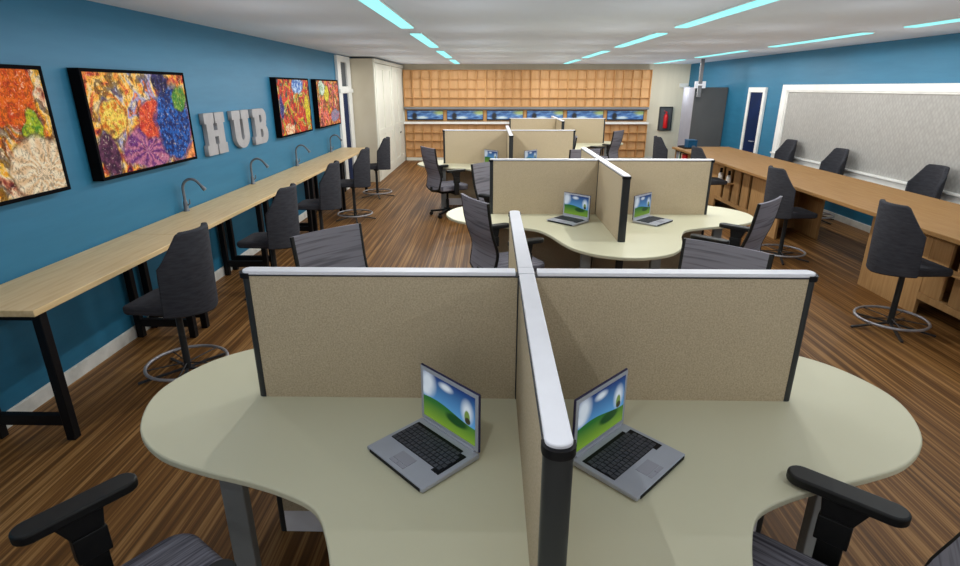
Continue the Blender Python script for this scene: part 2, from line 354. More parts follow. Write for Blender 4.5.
# ------------------------------------------------------------------ tall cupboards on the left
def cupboard(y0, y1, label, side):
    x1 = -2.57
    t = empty('storage_cupboard', (XL, y0, 0)); tag(t, label, 'cupboard', 'tall white cupboards')
    W = x1 - XL; L = y1 - y0
    MB().box(.004, W - .03, .003, L - .003, 0.0, 2.70).build('body', M['cup_side'], t, bevel=.004)
    MB().box(W - .03, W - .012, .003, L - .003, 0, .10).box(W - .03, W + .02, .003, L - .003, 2.62, 2.70).box(W - .03, W - .004, .003, .10, .1, 2.62).box(W - .03, W - .004, L - .1, L - .003, .1, 2.62).build('face_frame', M['warm_white'], t, bevel=.004)
    for k in (0, 1):
        a = .105 + k * (L - .21) / 2; b = a + (L - .21) / 2 - .008
        mb = MB().box(W - .028, W - .008, a, b, .11, 2.61)
        for (p, q) in ((a, a + .09), (b - .09, b)): mb.box(W - .008, W + .006, p, q, .11, 2.61)
        for (p, q) in ((.11, .25), (1.05, 1.17), (2.49, 2.61)): mb.box(W - .008, W + .0055, a + .09, b - .09, p, q)
        dr = mb.build('door', M['warm_white'], t)
        yk = b - .045 if k == 0 else a + .045
        MB().tube([(W + .004, yk, .90), (W + .03, yk, .90)], [.012, .02]).build('knob', M['black'], dr)
cupboard(12.97, 15.13, 'tall white two-door cupboard nearest the left stools, its beige side showing', 1)
cupboard(15.135, 17.28, 'tall white two-door cupboard farther back, against the cubby wall', 0)

# ------------------------------------------------------------------ cubby wall
def cubby(x0, n, z0, rows, dz, label, grp, cell=.2667):
    t = empty('cubby_shelf', (x0, 17.0, z0)); tag(t, label, 'cubby shelf', grp)
    W = n * cell; H = rows * dz
    mb = MB()
    for i in range(n + 1):
        x = min(max(i * cell, .008), W - .008); mb.box(x - .008, x + .008, .0, .285, 0, H)
    fr = mb.build('divider', M['cubby'], t)
    mb = MB()
    for j in range(rows + 1):
        z = min(max(j * dz, .009), H - .009); mb.box(0.001, W - .001, .006, .284, z - .009, z + .009)
    mb.build('shelf', M['cubby'], t)
    box(0.002, W - .002, .12, .14, .002, H - .002).build('back_panel', M['cubby_back'], t)
X0 = -2.545
for i, nm in enumerate(('left', 'middle', 'right')):
    cubby(X0 + i * 2.4, 9, 1.56, 4, .255, {'left': 'upper oak cubby shelf of small square holes beside the white cupboards', 'middle': 'upper oak cubby shelf, the middle one above the blue pictures', 'right': 'upper oak cubby shelf nearest the red extinguisher sign'}[nm], 'upper cubby shelves')
    cubby(X0 + i * 2.4, 9, .1, 4, .2425, {'left': 'lower oak cubby shelf standing beside the white cupboards', 'middle': 'lower oak cubby shelf mostly hidden behind the far desk partitions', 'right': 'lower oak cubby shelf at the right, behind the far grey chair'}[nm], 'lower cubby shelves')
tag(box(X0, X0 + 7.2, 16.99, 17.29, 1.49, 1.555).build('wall_ledge', M['pole'], bevel=.004), 'long grey ledge under the upper cubby shelves', 'ledge')
tag(box(X0 - .02, X0 + 7.22, 16.93, 17.29, 1.075, 1.135).build('wall_ledge', M['white'], bevel=.004), 'long cream ledge on top of the lower cubby shelves', 'ledge')
tag(box(X0, X0 + 7.2, 17.02, 17.29, 0, .098).build('plinth', M['warm_white'], bevel=.004), 'low white plinth under the lower cubby shelves', 'plinth')
# picture band
bf = MB()
for i in range(7):
    x = X0 + i * 1.19 + (.03 if i == 0 else 0); bf.box(x - .035, x + .035, 17.15, 17.29, 1.137, 1.488)
tag(box(X0, X0 + 7.2, 17.16, 17.29, 1.137, 1.488).add(bf.v, bf.f).build('picture_rail_panel', M['cubby']), 'oak board with upright posts between the two ledges', 'wall panel')
PL = ['first of six blue landscape pictures, beside the white cupboards', 'second blue landscape picture counting from the white cupboards', 'third blue landscape picture counting from the white cupboards, over a low cubby shelf',
      'fourth blue landscape picture, above the far middle partition', 'fifth blue landscape picture, next to the last one at the right', 'last blue landscape picture of the row, nearest the red extinguisher sign']
for i in range(6):
    xc = X0 + 1.19 * i + .6
    t = empty('landscape_picture', (xc, 17.133, 1.312)); tag(t, PL[i], 'picture', 'blue landscape pictures')
    box(-.53, .53, -.012, .012, -.135, .135).build('print', M['land'], t)
    MB().box(-.54, .54, -.016, .014, .135, .145).box(-.54, .54, -.016, .014, -.145, -.135).box(-.54, -.53, -.016, .014, -.135, .135).box(.53, .54, -.016, .014, -.135, .135).build('frame', M['black'], t)
# extinguisher on the far wall
t = empty('extinguisher_board', (5.23, YF, 1.22)); tag(t, 'dark grey wall board holding a red fire extinguisher', 'wall board')
box(-.19, .19, -.05, -.0005, -.34, .34).build('back_board', M['dgrey'], t, bevel=.008)
MB().box(-.19, -.17, -.09, -.05, -.34, .34).box(.17, .19, -.09, -.05, -.34, .34).box(-.17, .17, -.09, -.05, .32, .34).box(-.17, .17, -.09, -.05, -.34, -.32).build('rim', M['trim'], t)
t = empty('fire_extinguisher', (5.23, YF - .12, .95)); tag(t, 'red fire extinguisher hanging on its dark grey wall board', 'fire extinguisher')
MB().lathe([(.0, 0), (.055, 0), (.065, .02), (.065, .33), (.05, .38), (.02, .41), (.018, .43)], 18).build('cylinder', M['red'], t)
MB().box(-.02, .02, -.02, .02, .43, .465).bar((0, 0, .465), (-.07, 0, .50), .02, .012).build('valve', M['red'], t)

# ------------------------------------------------------------------ grey cabinet, post and brackets at the far right
t = empty('tall_cabinet', (5.02, 14.4, 0)); tag(t, 'tall dark grey cabinet with a light side in the far right corner', 'cabinet')
box(.0, .8, .02, .85, 0, 2.1).build('body', M['cab_light'], t, bevel=.005)
box(-.002, .802, -.01, .018, .02, 2.1).build('door', M['cab_dark'], t, bevel=.004)
t = empty('ceiling_post', (5.05, 14.2, 2.74)); tag(t, 'grey post hanging from the ceiling in front of the grey cabinet', 'post')
box(-.04, .04, -.03, .03, -.86, -.003).build('pole', M['pole'], t, bevel=.004)
MB().box(-.13, -.05, -.04, .0, -.66, -.5).box(.05, .13, -.04, .0, -.66, -.5).box(-.05, .05, -.045, -.032, -.6, -.56).build('bracket', M['cap'], t, bevel=.006)
t = empty('wall_bracket', (5.68, YF, 2.15)); tag(t, 'small white wall bracket on the far wall above the grey cabinet', 'bracket')
MB().box(-.13, .13, -.2, -.003, -.05, -.02).box(-.13, .13, -.03, -.003, -.02, .06).build('plate', M['white'], t, bevel=.004)

# ------------------------------------------------------------------ ceiling strip lights
rows_ = [(-.93, 'left'), (2.1, 'middle'), (4.6, 'right')]
segs = [(4.25, 6.72, 'nearest'), (7.42, 9.86, 'second'), (10.87, 13.3, 'third'), (14.25, 16.55, 'farthest')]
for xr, rn in rows_:
    for (a, b, sn) in segs:
        t = empty('strip_light', (xr, a, ZC)); tag(t, {'nearest': 'nearest', 'second': 'second nearest', 'third': 'third nearest', 'farthest': 'farthest'}[sn] + ' cyan strip light in the ' + rn + ' row on the ceiling', 'ceiling light', 'cyan ceiling strip lights')
        box(-.075, .075, 0, b - a, -.012, -.002).build('housing', M['white'], t)
        box(-.068, .068, .01, b - a - .01, -.022, -.0125).build('diffuser', M['strip'], t)

# ------------------------------------------------------------------ posters
M['frame'] = mat('black_frame', (.004, .004, .005), .85, .05, col2=(.003, .003, .004), scale=10)
def poster(yc, m, label):
    t = empty('framed_poster', (XL + .002, yc, 1.818)); tag(t, label, 'framed poster', 'colourful framed posters')
    box(.078, .0835, -.713, .713, -.394, .394).build('print', m, t)
    MB().box(0, .088, -.74, .74, .395, .42).box(0, .088, -.74, .74, -.42, -.395).box(0, .088, -.74, -.715, -.395, .395).box(0, .088, .715, .74, -.395, .395).box(0, .075, -.715, .715, -.395, .395).build('frame', M['frame'], t)
poster(3.225, ART1, 'black-framed poster of amber and yellow swirls, cut off by the left edge')
poster(5.065, ART2, 'black-framed poster with a large blue globe shape and purple rays')
poster(9.035, ART3, 'black-framed red and yellow abstract poster right after the grey letters')
poster(10.94, ART4, 'black-framed pink and green abstract poster beside the white door frame')

# ------------------------------------------------------------------ letters H U B
def letter(ch, polys, y0, w, label):
    cu = D.curves.new('letter_' + ch, 'CURVE'); cu.dimensions = '2D'; cu.fill_mode = 'BOTH'; cu.extrude = .022; cu.bevel_depth = .003
    for pts in polys:
        sp = cu.splines.new('POLY'); sp.points.add(len(pts) - 1); sp.use_cyclic_u = True
        for i, (x, y) in enumerate(pts): sp.points[i].co = (x * w, y * .445, 0, 1)
    tmp = D.objects.new('tmp', cu); COL.objects.link(tmp); dg = bpy.context.evaluated_depsgraph_get()
    me = D.meshes.new_from_object(tmp.evaluated_get(dg)); D.objects.remove(tmp)
    # local x -> world +Y, local y -> world Z, thickness -> world X
    me.transform(Matrix(((0, 0, 1, 0), (1, 0, 0, 0), (0, 1, 0, 0), (0, 0, 0, 1))))
    me.materials.clear(); me.materials.append(M['letter'])
    o = D.objects.new('wall_letter', me); COL.objects.link(o); o.location = (XL + .03, y0, 1.385); tag(o, label, 'wall letter', 'grey wall letters')
def arc(cx, cy, rx, ry, a0, a1, n=10): return [(cx + rx * math.cos(R(a0 + (a1 - a0) * i / n)), cy + ry * math.sin(R(a0 + (a1 - a0) * i / n))) for i in range(n + 1)]
Hp = [(0, 0), (.46, 0), (.46, .24), (.40, .24), (.40, .44), (.60, .44), (.60, .24), (.54, .24), (.54, 0), (1, 0), (1, .24), (.92, .24), (.92, .76), (1, .76), (1, 1), (.54, 1), (.54, .76), (.60, .76), (.60, .58), (.40, .58), (.40, .76), (.46, .76), (.46, 1), (0, 1), (0, .76), (.08, .76), (.08, .24), (0, .24)]
Up = [(0, 1), (.46, 1), (.46, .78), (.41, .78)] + arc(.5, .3, .09, .09, 180, 360, 8) + [(.59, .78), (.54, .78), (.54, 1), (1, 1), (1, .78), (.92, .78)] + arc(.5, .34, .42, .34, 0, -180, 14) + [(.08, .78), (0, .78)]
Bo = [(0, 0), (.68, 0)] + arc(.70, .27, .28, .27, -90, 60, 8) + [(.90, .53)] + arc(.68, .76, .27, .24, -40, 90, 8) + [(0, 1), (0, .78), (.1, .78), (.1, .22), (0, .22)]
Bh1 = [(.42, .17), (.56, .17), (.62, .24), (.62, .34), (.56, .42), (.42, .42)]
Bh2 = [(.42, .60), (.55, .60), (.60, .66), (.60, .76), (.55, .83), (.42, .83)]
letter('h', [Hp], 6.14, .47, 'grey slab letter H on the blue wall')
letter('u', [Up], 6.82, .48, 'grey slab letter U on the blue wall between H and B')
letter('b', [Bo, Bh1, Bh2], 7.43, .46, 'grey slab letter B on the blue wall, last of the word')

# ------------------------------------------------------------------ left counter tables
def counter(y0, y1, label):
    t = empty('counter_table', (XL, y0, 0)); tag(t, label, 'counter table', 'maple counter tables')
    L = y1 - y0
    box(.016, .572, .001, L - .001, .87, .91).build('top', M['maple'], t, bevel=.004)
    for yy in (.09, L - .12):
        MB().box(.02, .075, yy - .028, yy + .028, 0, .87).build('leg', M['black'], t, bevel=.004)
        MB().box(.49, .545, yy - .028, yy + .028, 0, .87).build('leg', M['black'], t, bevel=.004)
        MB().box(.075, .49, yy - .022, yy + .022, .105, .175).build('crossbar', M['black'], t)
        MB().box(.075, .49, yy - .022, yy + .022, .82, .87).build('support_bar', M['black'], t)
CY = [2.83, 4.545, 6.26, 7.98, 9.70, 11.8]
CL = ['maple counter table with black legs nearest the camera on the left', 'maple counter table under the blue globe poster, second along the left wall', 'maple counter table under the grey letters, third along the left wall',
      'maple counter table under the red and yellow poster', 'farthest maple counter table, ending near the white cupboards']
for i in range(5): counter(CY[i], CY[i + 1], CL[i])

def faucet(y, label):
    t = empty('gooseneck_faucet', (XL + .055, y, .91)); tag(t, label, 'faucet', 'gooseneck faucets on the left counter')
    MB().lathe([(0, 0), (.030, 0), (.030, .008), (.024, .02), (.021, .09), (.014, .11)], 18).build('base', M['steel'], t)
    path = [(0, 0, .1), (0, 0, .2)] + [(.095 - .095 * math.cos(R(a)), 0, .22 + .105 * math.sin(R(a))) for a in range(0, 151, 12)]
    MB().tube(path, .0135, 12).build('neck', M['steel'], t)
    a = Vector(path[-1]); dr = (a - Vector(path[-2])).normalized()
    MB().tube([a, a + dr * .03, a + dr * .075, a + dr * .085], [.0125, .015, .021, .018], 14).build('spray_head', M['steel'], t)
    MB().tube([(.02, .0, .06), (.045, 0, .075), (.05, 0, .12)], [.008, .007, .005], 8).build('lever', M['steel'], t)
for y, l in ((5.487, 'grey gooseneck faucet on the counter under the blue globe poster'), (7.154, 'grey gooseneck faucet below the letters U and B'), (8.902, 'grey gooseneck faucet below the red and yellow poster'), (10.90, 'farthest grey gooseneck faucet, below the pink and green poster')):
    faucet(y, l)

# ------------------------------------------------------------------ bar stools (local: facing +x)
def make_stool():
    t = empty('bar_stool', (0, 0, 0))
    MB().lathe([(0, .045), (.03, .045), (.026, .08), (.024, .51), (.05, .53), (.05, .556), (0, .556)][1:-1], 16).build('column', M['post'], t)
    mb = MB()
    for k in range(5):
        a = R(36 + 72 * k); c, s_ = math.cos(a), math.sin(a)
        mb.bar((c * .02, s_ * .02, .055), (c * .345, s_ * .345, .012), .022, .014)
    mb.build('base', M['trim'], t)
    ring = [(.285 * math.cos(2 * PI * i / 48), .285 * math.sin(2 * PI * i / 48), .10) for i in range(48)]
    mb = MB().tube(ring, .0125, 10, closed=True)
    mb.build('footrest', M['chrome'], t)
    mb = MB()
    for k in range(5):
        a = R(36 + 72 * k); mb.tube([(.02 * math.cos(a), .02 * math.sin(a), .10), (.285 * math.cos(a), .285 * math.sin(a), .10)], .005, 6)
    mb.build('footrest_spoke', M['trim'], t)
    # seat: rounded slab that wedges toward the front
    pts = []
    for (cx, cy, a0) in ((.225, .155, 0), (-.165, .145, 90), (-.165, -.145, 180), (.225, -.155, 270)):
        pts += [(cx + .06 * math.cos(R(a0 + k * 15)), cy + .06 * math.sin(R(a0 + k * 15))) for k in range(7)]
    sm = MB().prism(pts, .562, .66)
    sm.v = [(x, y, z - (max(0, x) * .11 if z > .6 else -max(0, x) * .03)) for x, y, z in sm.v]
    sm.build('seat', M['stool'], t, bevel=.02, seg=3)
    # wrap-round back with chamfered shoulders, wings low at the front
    def F(u, v):
        a = (u - .5) * 2                                # -1..1 across
        wy = .250 * math.sin(a * 1.2) / math.sin(1.2)
        wx = -.268 + .20 * (1 - math.cos(a * 1.2)) / (1 - math.cos(1.2))
        aa = abs(a)
        top = 1.172 if aa < .55 else (1.172 - (aa - .55) / .38 * .21 if aa < .93 else .962 - (aa - .93) / .07 * .03)
        z0 = .575 - .03 * (1 - aa)
        z = z0 + (top - z0) * v
        x = wx - .02 * v
        n_ = Vector((math.cos(a * 1.2), -math.sin(a * 1.2) * 1.0, 0)).normalized()
        return (x, wy, z), n_
    MB().grid_shell(F, 24, 10, .045).build('backrest', M['stool'], t, bevel=.012)
    return t
stool0 = make_stool(); used = [False]
def place_stool(x, y, rz, label):
    o = stool0 if not used[0] else copy_tree(stool0)
    used[0] = True
    o.location = (x, y, 0); o.rotation_euler.z = rz; tag(o, label, 'bar stool', 'charcoal bar stools')
for (x, y, a, l) in ((-2.33, 3.76, 176, 'charcoal bar stool nearest the camera at the left counter'), (-2.27, 5.50, 178, 'charcoal bar stool at the left counter, second from the camera, behind the near partition'),
                     (-2.31, 7.35, 182, 'charcoal bar stool at the left counter, third from the camera'), (-2.27, 9.1, 180, 'charcoal bar stool at the left counter, fourth from the camera, ring in full view'),
                     (-2.29, 11.15, 180, 'farthest charcoal bar stool of the left counter, in front of the white cupboards'),
                     (3.70, 4.73, 0, 'charcoal bar stool nearest the camera at the oak counter, ring on the open floor'), (3.78, 6.95, 0, 'charcoal bar stool at the oak counter, behind the grey mesh chair'),
                     (3.68, 9.45, 0, 'charcoal bar stool at the oak counter by the two small white bottles'), (3.62, 11.5, 0, 'farthest charcoal bar stool, seen under the red extinguisher sign'),
                     (5.42, 7.13, 180, 'charcoal bar stool between oak counter and window, nearest the right edge'), (5.42, 9.15, 180, 'charcoal bar stool between oak counter and window, the middle one of three'),
                     (5.44, 10.75, 180, 'charcoal bar stool between oak counter and window, nearest the navy door')):
    place_stool(x, y, R(a), l)

# ------------------------------------------------------------------ oak counter on the right
box_top = MB().box(3.88, 5.08, 2.2, 12.1, .868, .91)
tag(box_top.build('countertop', M['oak'], bevel=.006), 'long honey oak countertop along the window wall', 'countertop')
def oak_base(y0, y1, plain, slots, bay, label):
    t = empty('counter_cabinet', (4.17, y0, 0)); tag(t, label, 'cabinet', 'oak cabinets under the countertop')
    L = y1 - y0
    def q(a): return a - y0
    for a, b in plain: box(0, .035, q(a), q(b), 0, .867).build('side_panel', M['oak_v'], t, bevel=.003)
    box(.60, .635, 0, L, 0, .867).build('back_panel', M['oak_v'], t, bevel=.003)
    for dy in (.62, L - .645): box(.036, .599, dy, dy + .025, .02, .866).build('divider', M['oak_v'], t)
    for a, b in slots:
        mb = MB(); n = max(1, round((b - a) / .34)); p = (b - a) / n
        for k in range(n):
            mb.box(.004, .03, q(a) + k * p + .10, q(a) + (k + 1) * p, .23, .82)
        mb.build('slat', M['oak_v'], t, bevel=.002)
        MB().box(-.012, .034, q(a), q(b), .165, .23).box(.0, .034, q(a), q(b), .82, .867).build('rail', M['oak_v'], t, bevel=.002)
        box(.05, .598, q(a), q(b), .20, .225).build('shelf', M['oak_v'], t)
        box(-.10, .003, q(b) - .75, q(b) - .15, .53, .55).build('ledge', M['oak_v'], t)
    for a, b in bay:
        MB().box(.0, .034, q(a), q(b), .0, .56).build('front_panel', M['oak_v'], t)
        box(.0, .598, q(a), q(b), .5605, .58).build('shelf', M['oak_v'], t)
oak_base(2.3, 5.95, [(5.08, 5.95), (2.3, 3.0)], [(3.0, 5.08)], [], 'oak slatted cabinet under the near part of the right countertop')
oak_base(7.9, 11.2, [(7.9, 8.85), (10.25, 11.2)], [(8.85, 10.25)], [], 'oak slatted cabinet under the far part of the right countertop')
# open book shelf under the far end, books on it
t = empty('open_shelf', (3.95, 11.25, 0)); tag(t, 'small open oak shelf with books under the far end of the countertop', 'shelf')
MB().box(0, .80, 0, .025, 0, .867).build('side_panel', M['oak_v'], t)
MB().box(0, .80, .795, .82, 0, .867).build('side_panel', M['oak_v'], t)
MB().box(.30, .32, .0255, .7945, 0, .867).build('back_panel', M['oak_v'], t)
MB().box(0.002, .2995, .0255, .7945, .60, .62).build('shelf', M['oak_v'], t)
MB().box(0.002, .2995, .0255, .7945, .10, .12).build('shelf', M['oak_v'], t)
bk = [(11.99, .035, .20, 'bk_grey', 'thick grey binder in the far oak shelf, left end of the row'), (11.915, .03, .19, 'bk_grey', 'grey book beside the white one in the far oak shelf'), (11.855, .02, .21, 'bk_white', 'white book standing in the far oak shelf'),
      (11.81, .015, .2, 'bk_green', 'thin green book between white and black books'), (11.755, .03, .22, 'black', 'black book standing in the far oak shelf'), (11.69, .025, .2, 'bk_cream', 'cream book between the black and red books'),
      (11.60, .05, .19, 'bk_red', 'red book beside the cream book in the far oak shelf'), (11.49, .05, .185, 'bk_red', 'red book at the near end of the row in the far oak shelf')]
for y, hw, h, m, l in bk:
    mb = MB().box(0, .02, -hw, hw, 0, h).box(.02, .15, -hw + .004, hw - .004, .004, h - .006)
    tag(mb.build('book', M[m], loc=(3.965, y, .6205), bevel=.002), l, 'book', 'books in the oak shelf')
for y, l in ((9.97, 'small white bottle with black cap, the farther of two at the oak cabinet'), (9.62, 'small white bottle with black cap, the nearer of two at the oak cabinet')):
    t = empty('bottle', (4.21 - .0, y, .5505)); t.location.x = 4.12; tag(t, l, 'bottle', 'two white bottles')
    MB().lathe([(.0, 0), (.035, 0), (.04, .01), (.04, .10), (.02, .13)][1:], 16).build('body', M['white'], t)
    MB().lathe([(.024, .125), (.024, .20), (.018, .205)], 16).build('cap', M['black'], t)
t = empty('tray', (4.14, 11.85, .91)); tag(t, 'flat black tray on the far end of the oak countertop', 'tray')
MB().box(-.15, .15, -.22, .22, 0.0005, .012).box(-.15, -.14, -.22, .22, .012, .03).box(.14, .15, -.22, .22, .012, .03).box(-.14, .14, -.22, -.21, .012, .03).box(-.14, .14, .21, .22, .012, .03).build('pan', M['black'], t)
t = empty('storage_box', (4.18, 11.85, .9225)); tag(t, 'small dark blue box on the black tray', 'box')
box(-.09, .09, -.12, .12, 0, .13).build('body', M['bk_blue'], t, bevel=.004)
box(-.095, .095, -.125, .125, .1305, .155).build('lid', M['bk_blue'], t, bevel=.004)
t = empty('wall_pipe', (XR, 7.95, .1)); tag(t, 'small white pipe fitting low on the blue wall under the oak counter', 'pipe')
MB().tube([(-.015, -.15, .06), (-.06, -.15, .06), (-.08, -.1, .06), (-.08, .1, .06), (-.06, .15, .06), (-.015, .15, .06)], .012, 8).build('tube', M['white'], t)

# ------------------------------------------------------------------ cubicle workstations
def smooth(pts, n=6):
    out = []; N_ = len(pts)
    for i in range(N_):
        p0, p1, p2, p3 = [Vector(pts[(i + k - 1) % N_]) for k in range(4)]
        for k in range(n):
            t = k / n
            out.append(tuple(.5 * ((2 * p1) + (-p0 + p2) * t + (2 * p0 - 5 * p1 + 4 * p2 - p3) * t * t + (-p0 + 3 * p1 - 3 * p2 + p3) * t ** 3)))
    return out
def make_station():
    t = empty('cubicle_workstation', (0, 0, 0))
    half = [(1.685, 0), (1.65, .17), (1.56, .335), (1.405, .465), (1.21, .545), (1.02, .60), (.86, .66)]
    q1 = half + [(.735, .735)] + [(b, a) for a, b in half[::-1]][:-1]      # (1.7,0) .. up to (0.17,1.665)
    pts = []
    for k in range(4):
        c, s_ = math.cos(k * PI / 2), math.sin(k * PI / 2)
        pts += [(x * c - y * s_, x * s_ + y * c) for x, y in q1]
    MB().prism(smooth(pts, 4), .745, .775).build('worktop', M['desk'], t, bevel=.007, seg=3)
    cap_pts = [(-.0315, .046), (-.0315, 1.175)] + [(.0315 * math.cos(R(180 - a)), 1.175 + .026 * math.sin(R(a))) for a in range(15, 180, 15)] + [(.0315, 1.175), (.0315, .046)]
    trim_pts = [(-.0355, .037), (-.0355, 1.1655), (.0355, 1.1655), (.0355, .037)]
    end_pts = [(-.0385, 1.166), (-.0385, 1.18)] + [(.0385 * math.cos(R(180 - a)), 1.18 + .034 * math.sin(R(a))) for a in range(15, 180, 15)] + [(.0385, 1.18), (.0385, 1.166)]
    post_pts = [(-.034, 1.165), (-.034, 1.18)] + [(.034 * math.cos(R(180 - a)), 1.18 + .022 * math.sin(R(a))) for a in range(15, 180, 15)] + [(.034, 1.18), (.034, 1.165)]
    for k in range(4):
        p = box(-.032, .032, .0375, 1.1648, .128, 1.354).build('panel', M['fabric'], t, rz=k * PI / 2)
        MB().prism(trim_pts, 1.3545, 1.358).build('edge_trim', M['trim'], p)
        MB().prism(end_pts, 1.343, 1.3655).build('end_trim', M['black'], p)
        MB().prism(cap_pts, 1.3585, 1.375).build('top_cap', M['cap'], p, bevel=.003)
        MB().prism(post_pts, .0, 1.3425).build('end_post', M['post'], p)
        box(-.032, .032, .0375, 1.164, .0, .127).build('kickplate', M['kick'], p)
    cp = box(-.036, .036, -.036, .036, 0, 1.362).build('corner_post', M['trim'], t)
    box(-.032, .032, -.036, .038, 1.3625, 1.375).build('post_cap', M['cap'], cp)
    for sx in (-1, 1):
        for sy in (-1, 1):
            for (a, b) in ((1.18, .40), (.32, 1.2)):
                w, d_ = .045, .025
                MB().box(sx * a - w, sx * a + w, sy * b - d_, sy * b + d_, 0, .745).box(sx * a - w - .02, sx * a + w + .02, sy * b - .05, sy * b + .05, .735, .7449).build('leg', M['leg'], t, bevel=.006)
    return t
st0 = make_station()
MC = [(.155, 2.2), (1.2, 6.05), (.34, 10.35), (1.68, 14.4)]
SL = ['beige-panelled cross-shaped cubicle with cream desk nearest the camera', 'second cross-shaped cubicle from the camera, right of centre with two laptops', 'third cross-shaped cubicle from the camera, left of the centre in the back', 'farthest cross-shaped cubicle, below the blue landscape pictures']
for i, (x, y) in enumerate(MC):
    o = st0 if i == 0 else copy_tree(st0)
    o.location = (x, y, 0); tag(o, SL[i], 'cubicle workstation', 'cross-shaped cubicle workstations')

# ------------------------------------------------------------------ laptops (local: user sits at -y)
def make_laptop():
    t = empty('laptop', (0, 0, 0))
    mb = MB().box(-.172, .172, -.137, .137, .004, .026)
    mb.v = [(x, y, z - (.006 if (z > .02 and y < 0) else 0)) for x, y, z in mb.v]
    b = mb.build('base', M['silver'], t, bevel=.004)
    box(-.150, .158, -.1395, -.1368, .005, .017).build('front_strip', M['black'], b)
    # L-notched keyboard deck with separate keys
    T = Matrix.Rotation(math.atan(.006 / .274), 4, 'X')
    kb = MB(); kb.T = Matrix.Translation((0, 0, .0232)) @ T
    kb.prism([(-.152, -.035), (.112, -.035), (.112, -.05), (.152, -.05), (.152, .088), (.118, .088), (.118, .103), (-.152, .103)], 0, .0022)
    kob = kb.build('keyboard', M['black'], b)
    ks = MB(); ks.T = kb.T; rnd = 0
    for r_ in range(6):
        y0 = -.033 + r_ * .0205; x = -.149 + (.004 * (r_ % 2))
        n = 14 if r_ < 5 else 13
        for c_ in range(n):
            w = .0165 if not (r_ == 0 and c_ == 5) else .0165
            ks.box(x, x + w, y0, y0 + .0165, .0022, .0052); x += .0208
    ks.build('keys', M['key'], kob)
    tp = MB(); tp.T = kb.T
    tp.box(-.047, .037, -.102, -.055, .0, .0012); tp.box(-.047, -.006, -.120, -.105, 0, .0016); tp.box(-.004, .037, -.120, -.105, 0, .0016)
    tp.build('touchpad', M['cab_light'], b)
   
    hb = MB(); hb.tube([(-.15, .134, .028), (.15, .134, .028)], .007, 10).build('hinge', M['silver'], t)
    # lid leans back a little
    lid = MB().box(-.172, .172, -.004, .006, 0, .250).build('lid', M['lid'], t, loc=(0, .138, .028), bevel=.006)
    lid.rotation_euler.x = R(-.5)
    MB().box(-.168, .168, -.0062, -.0042, .003, .246).build('bezel', M['silver'], lid, bevel=.0008)
    box(-.152, .152, -.0075, -.0064, .0, .205).build('screen', M['screen'], lid, loc=(0, 0, .024))
    return t
lp0 = make_laptop(); first = [True]
LAP = []
for i, (dl, dr) in enumerate((((-.406, -.442), (.372, -.470)), ((-.385, -.40), (.50, -.40)), ((-.42, -.45), (.48, -.45)))):
    mx, my = MC[i]
    w = (('on the nearest desk, left of the dividing panel', 'on the nearest desk, right of the dividing panel'), ('on the second desk, left of its dividing panel', 'on the second desk, right of its dividing panel'),
         ('far away, left of the dark post of the third cubicle', 'far away, right of the dark post of the third cubicle'))[i]
    LAP.append((mx + dl[0], my + dl[1], -45, 'open silver laptop ' + w[0])); LAP.append((mx + dr[0], my + dr[1], 45, 'open silver laptop ' + w[1]))
for (x, y, a, l) in LAP:
    o = lp0 if first[0] else copy_tree(lp0); first[0] = False
    o.location = (x, y, .7755); o.rotation_euler.z = R(a); tag(o, l, 'laptop', 'open laptops on the desks')

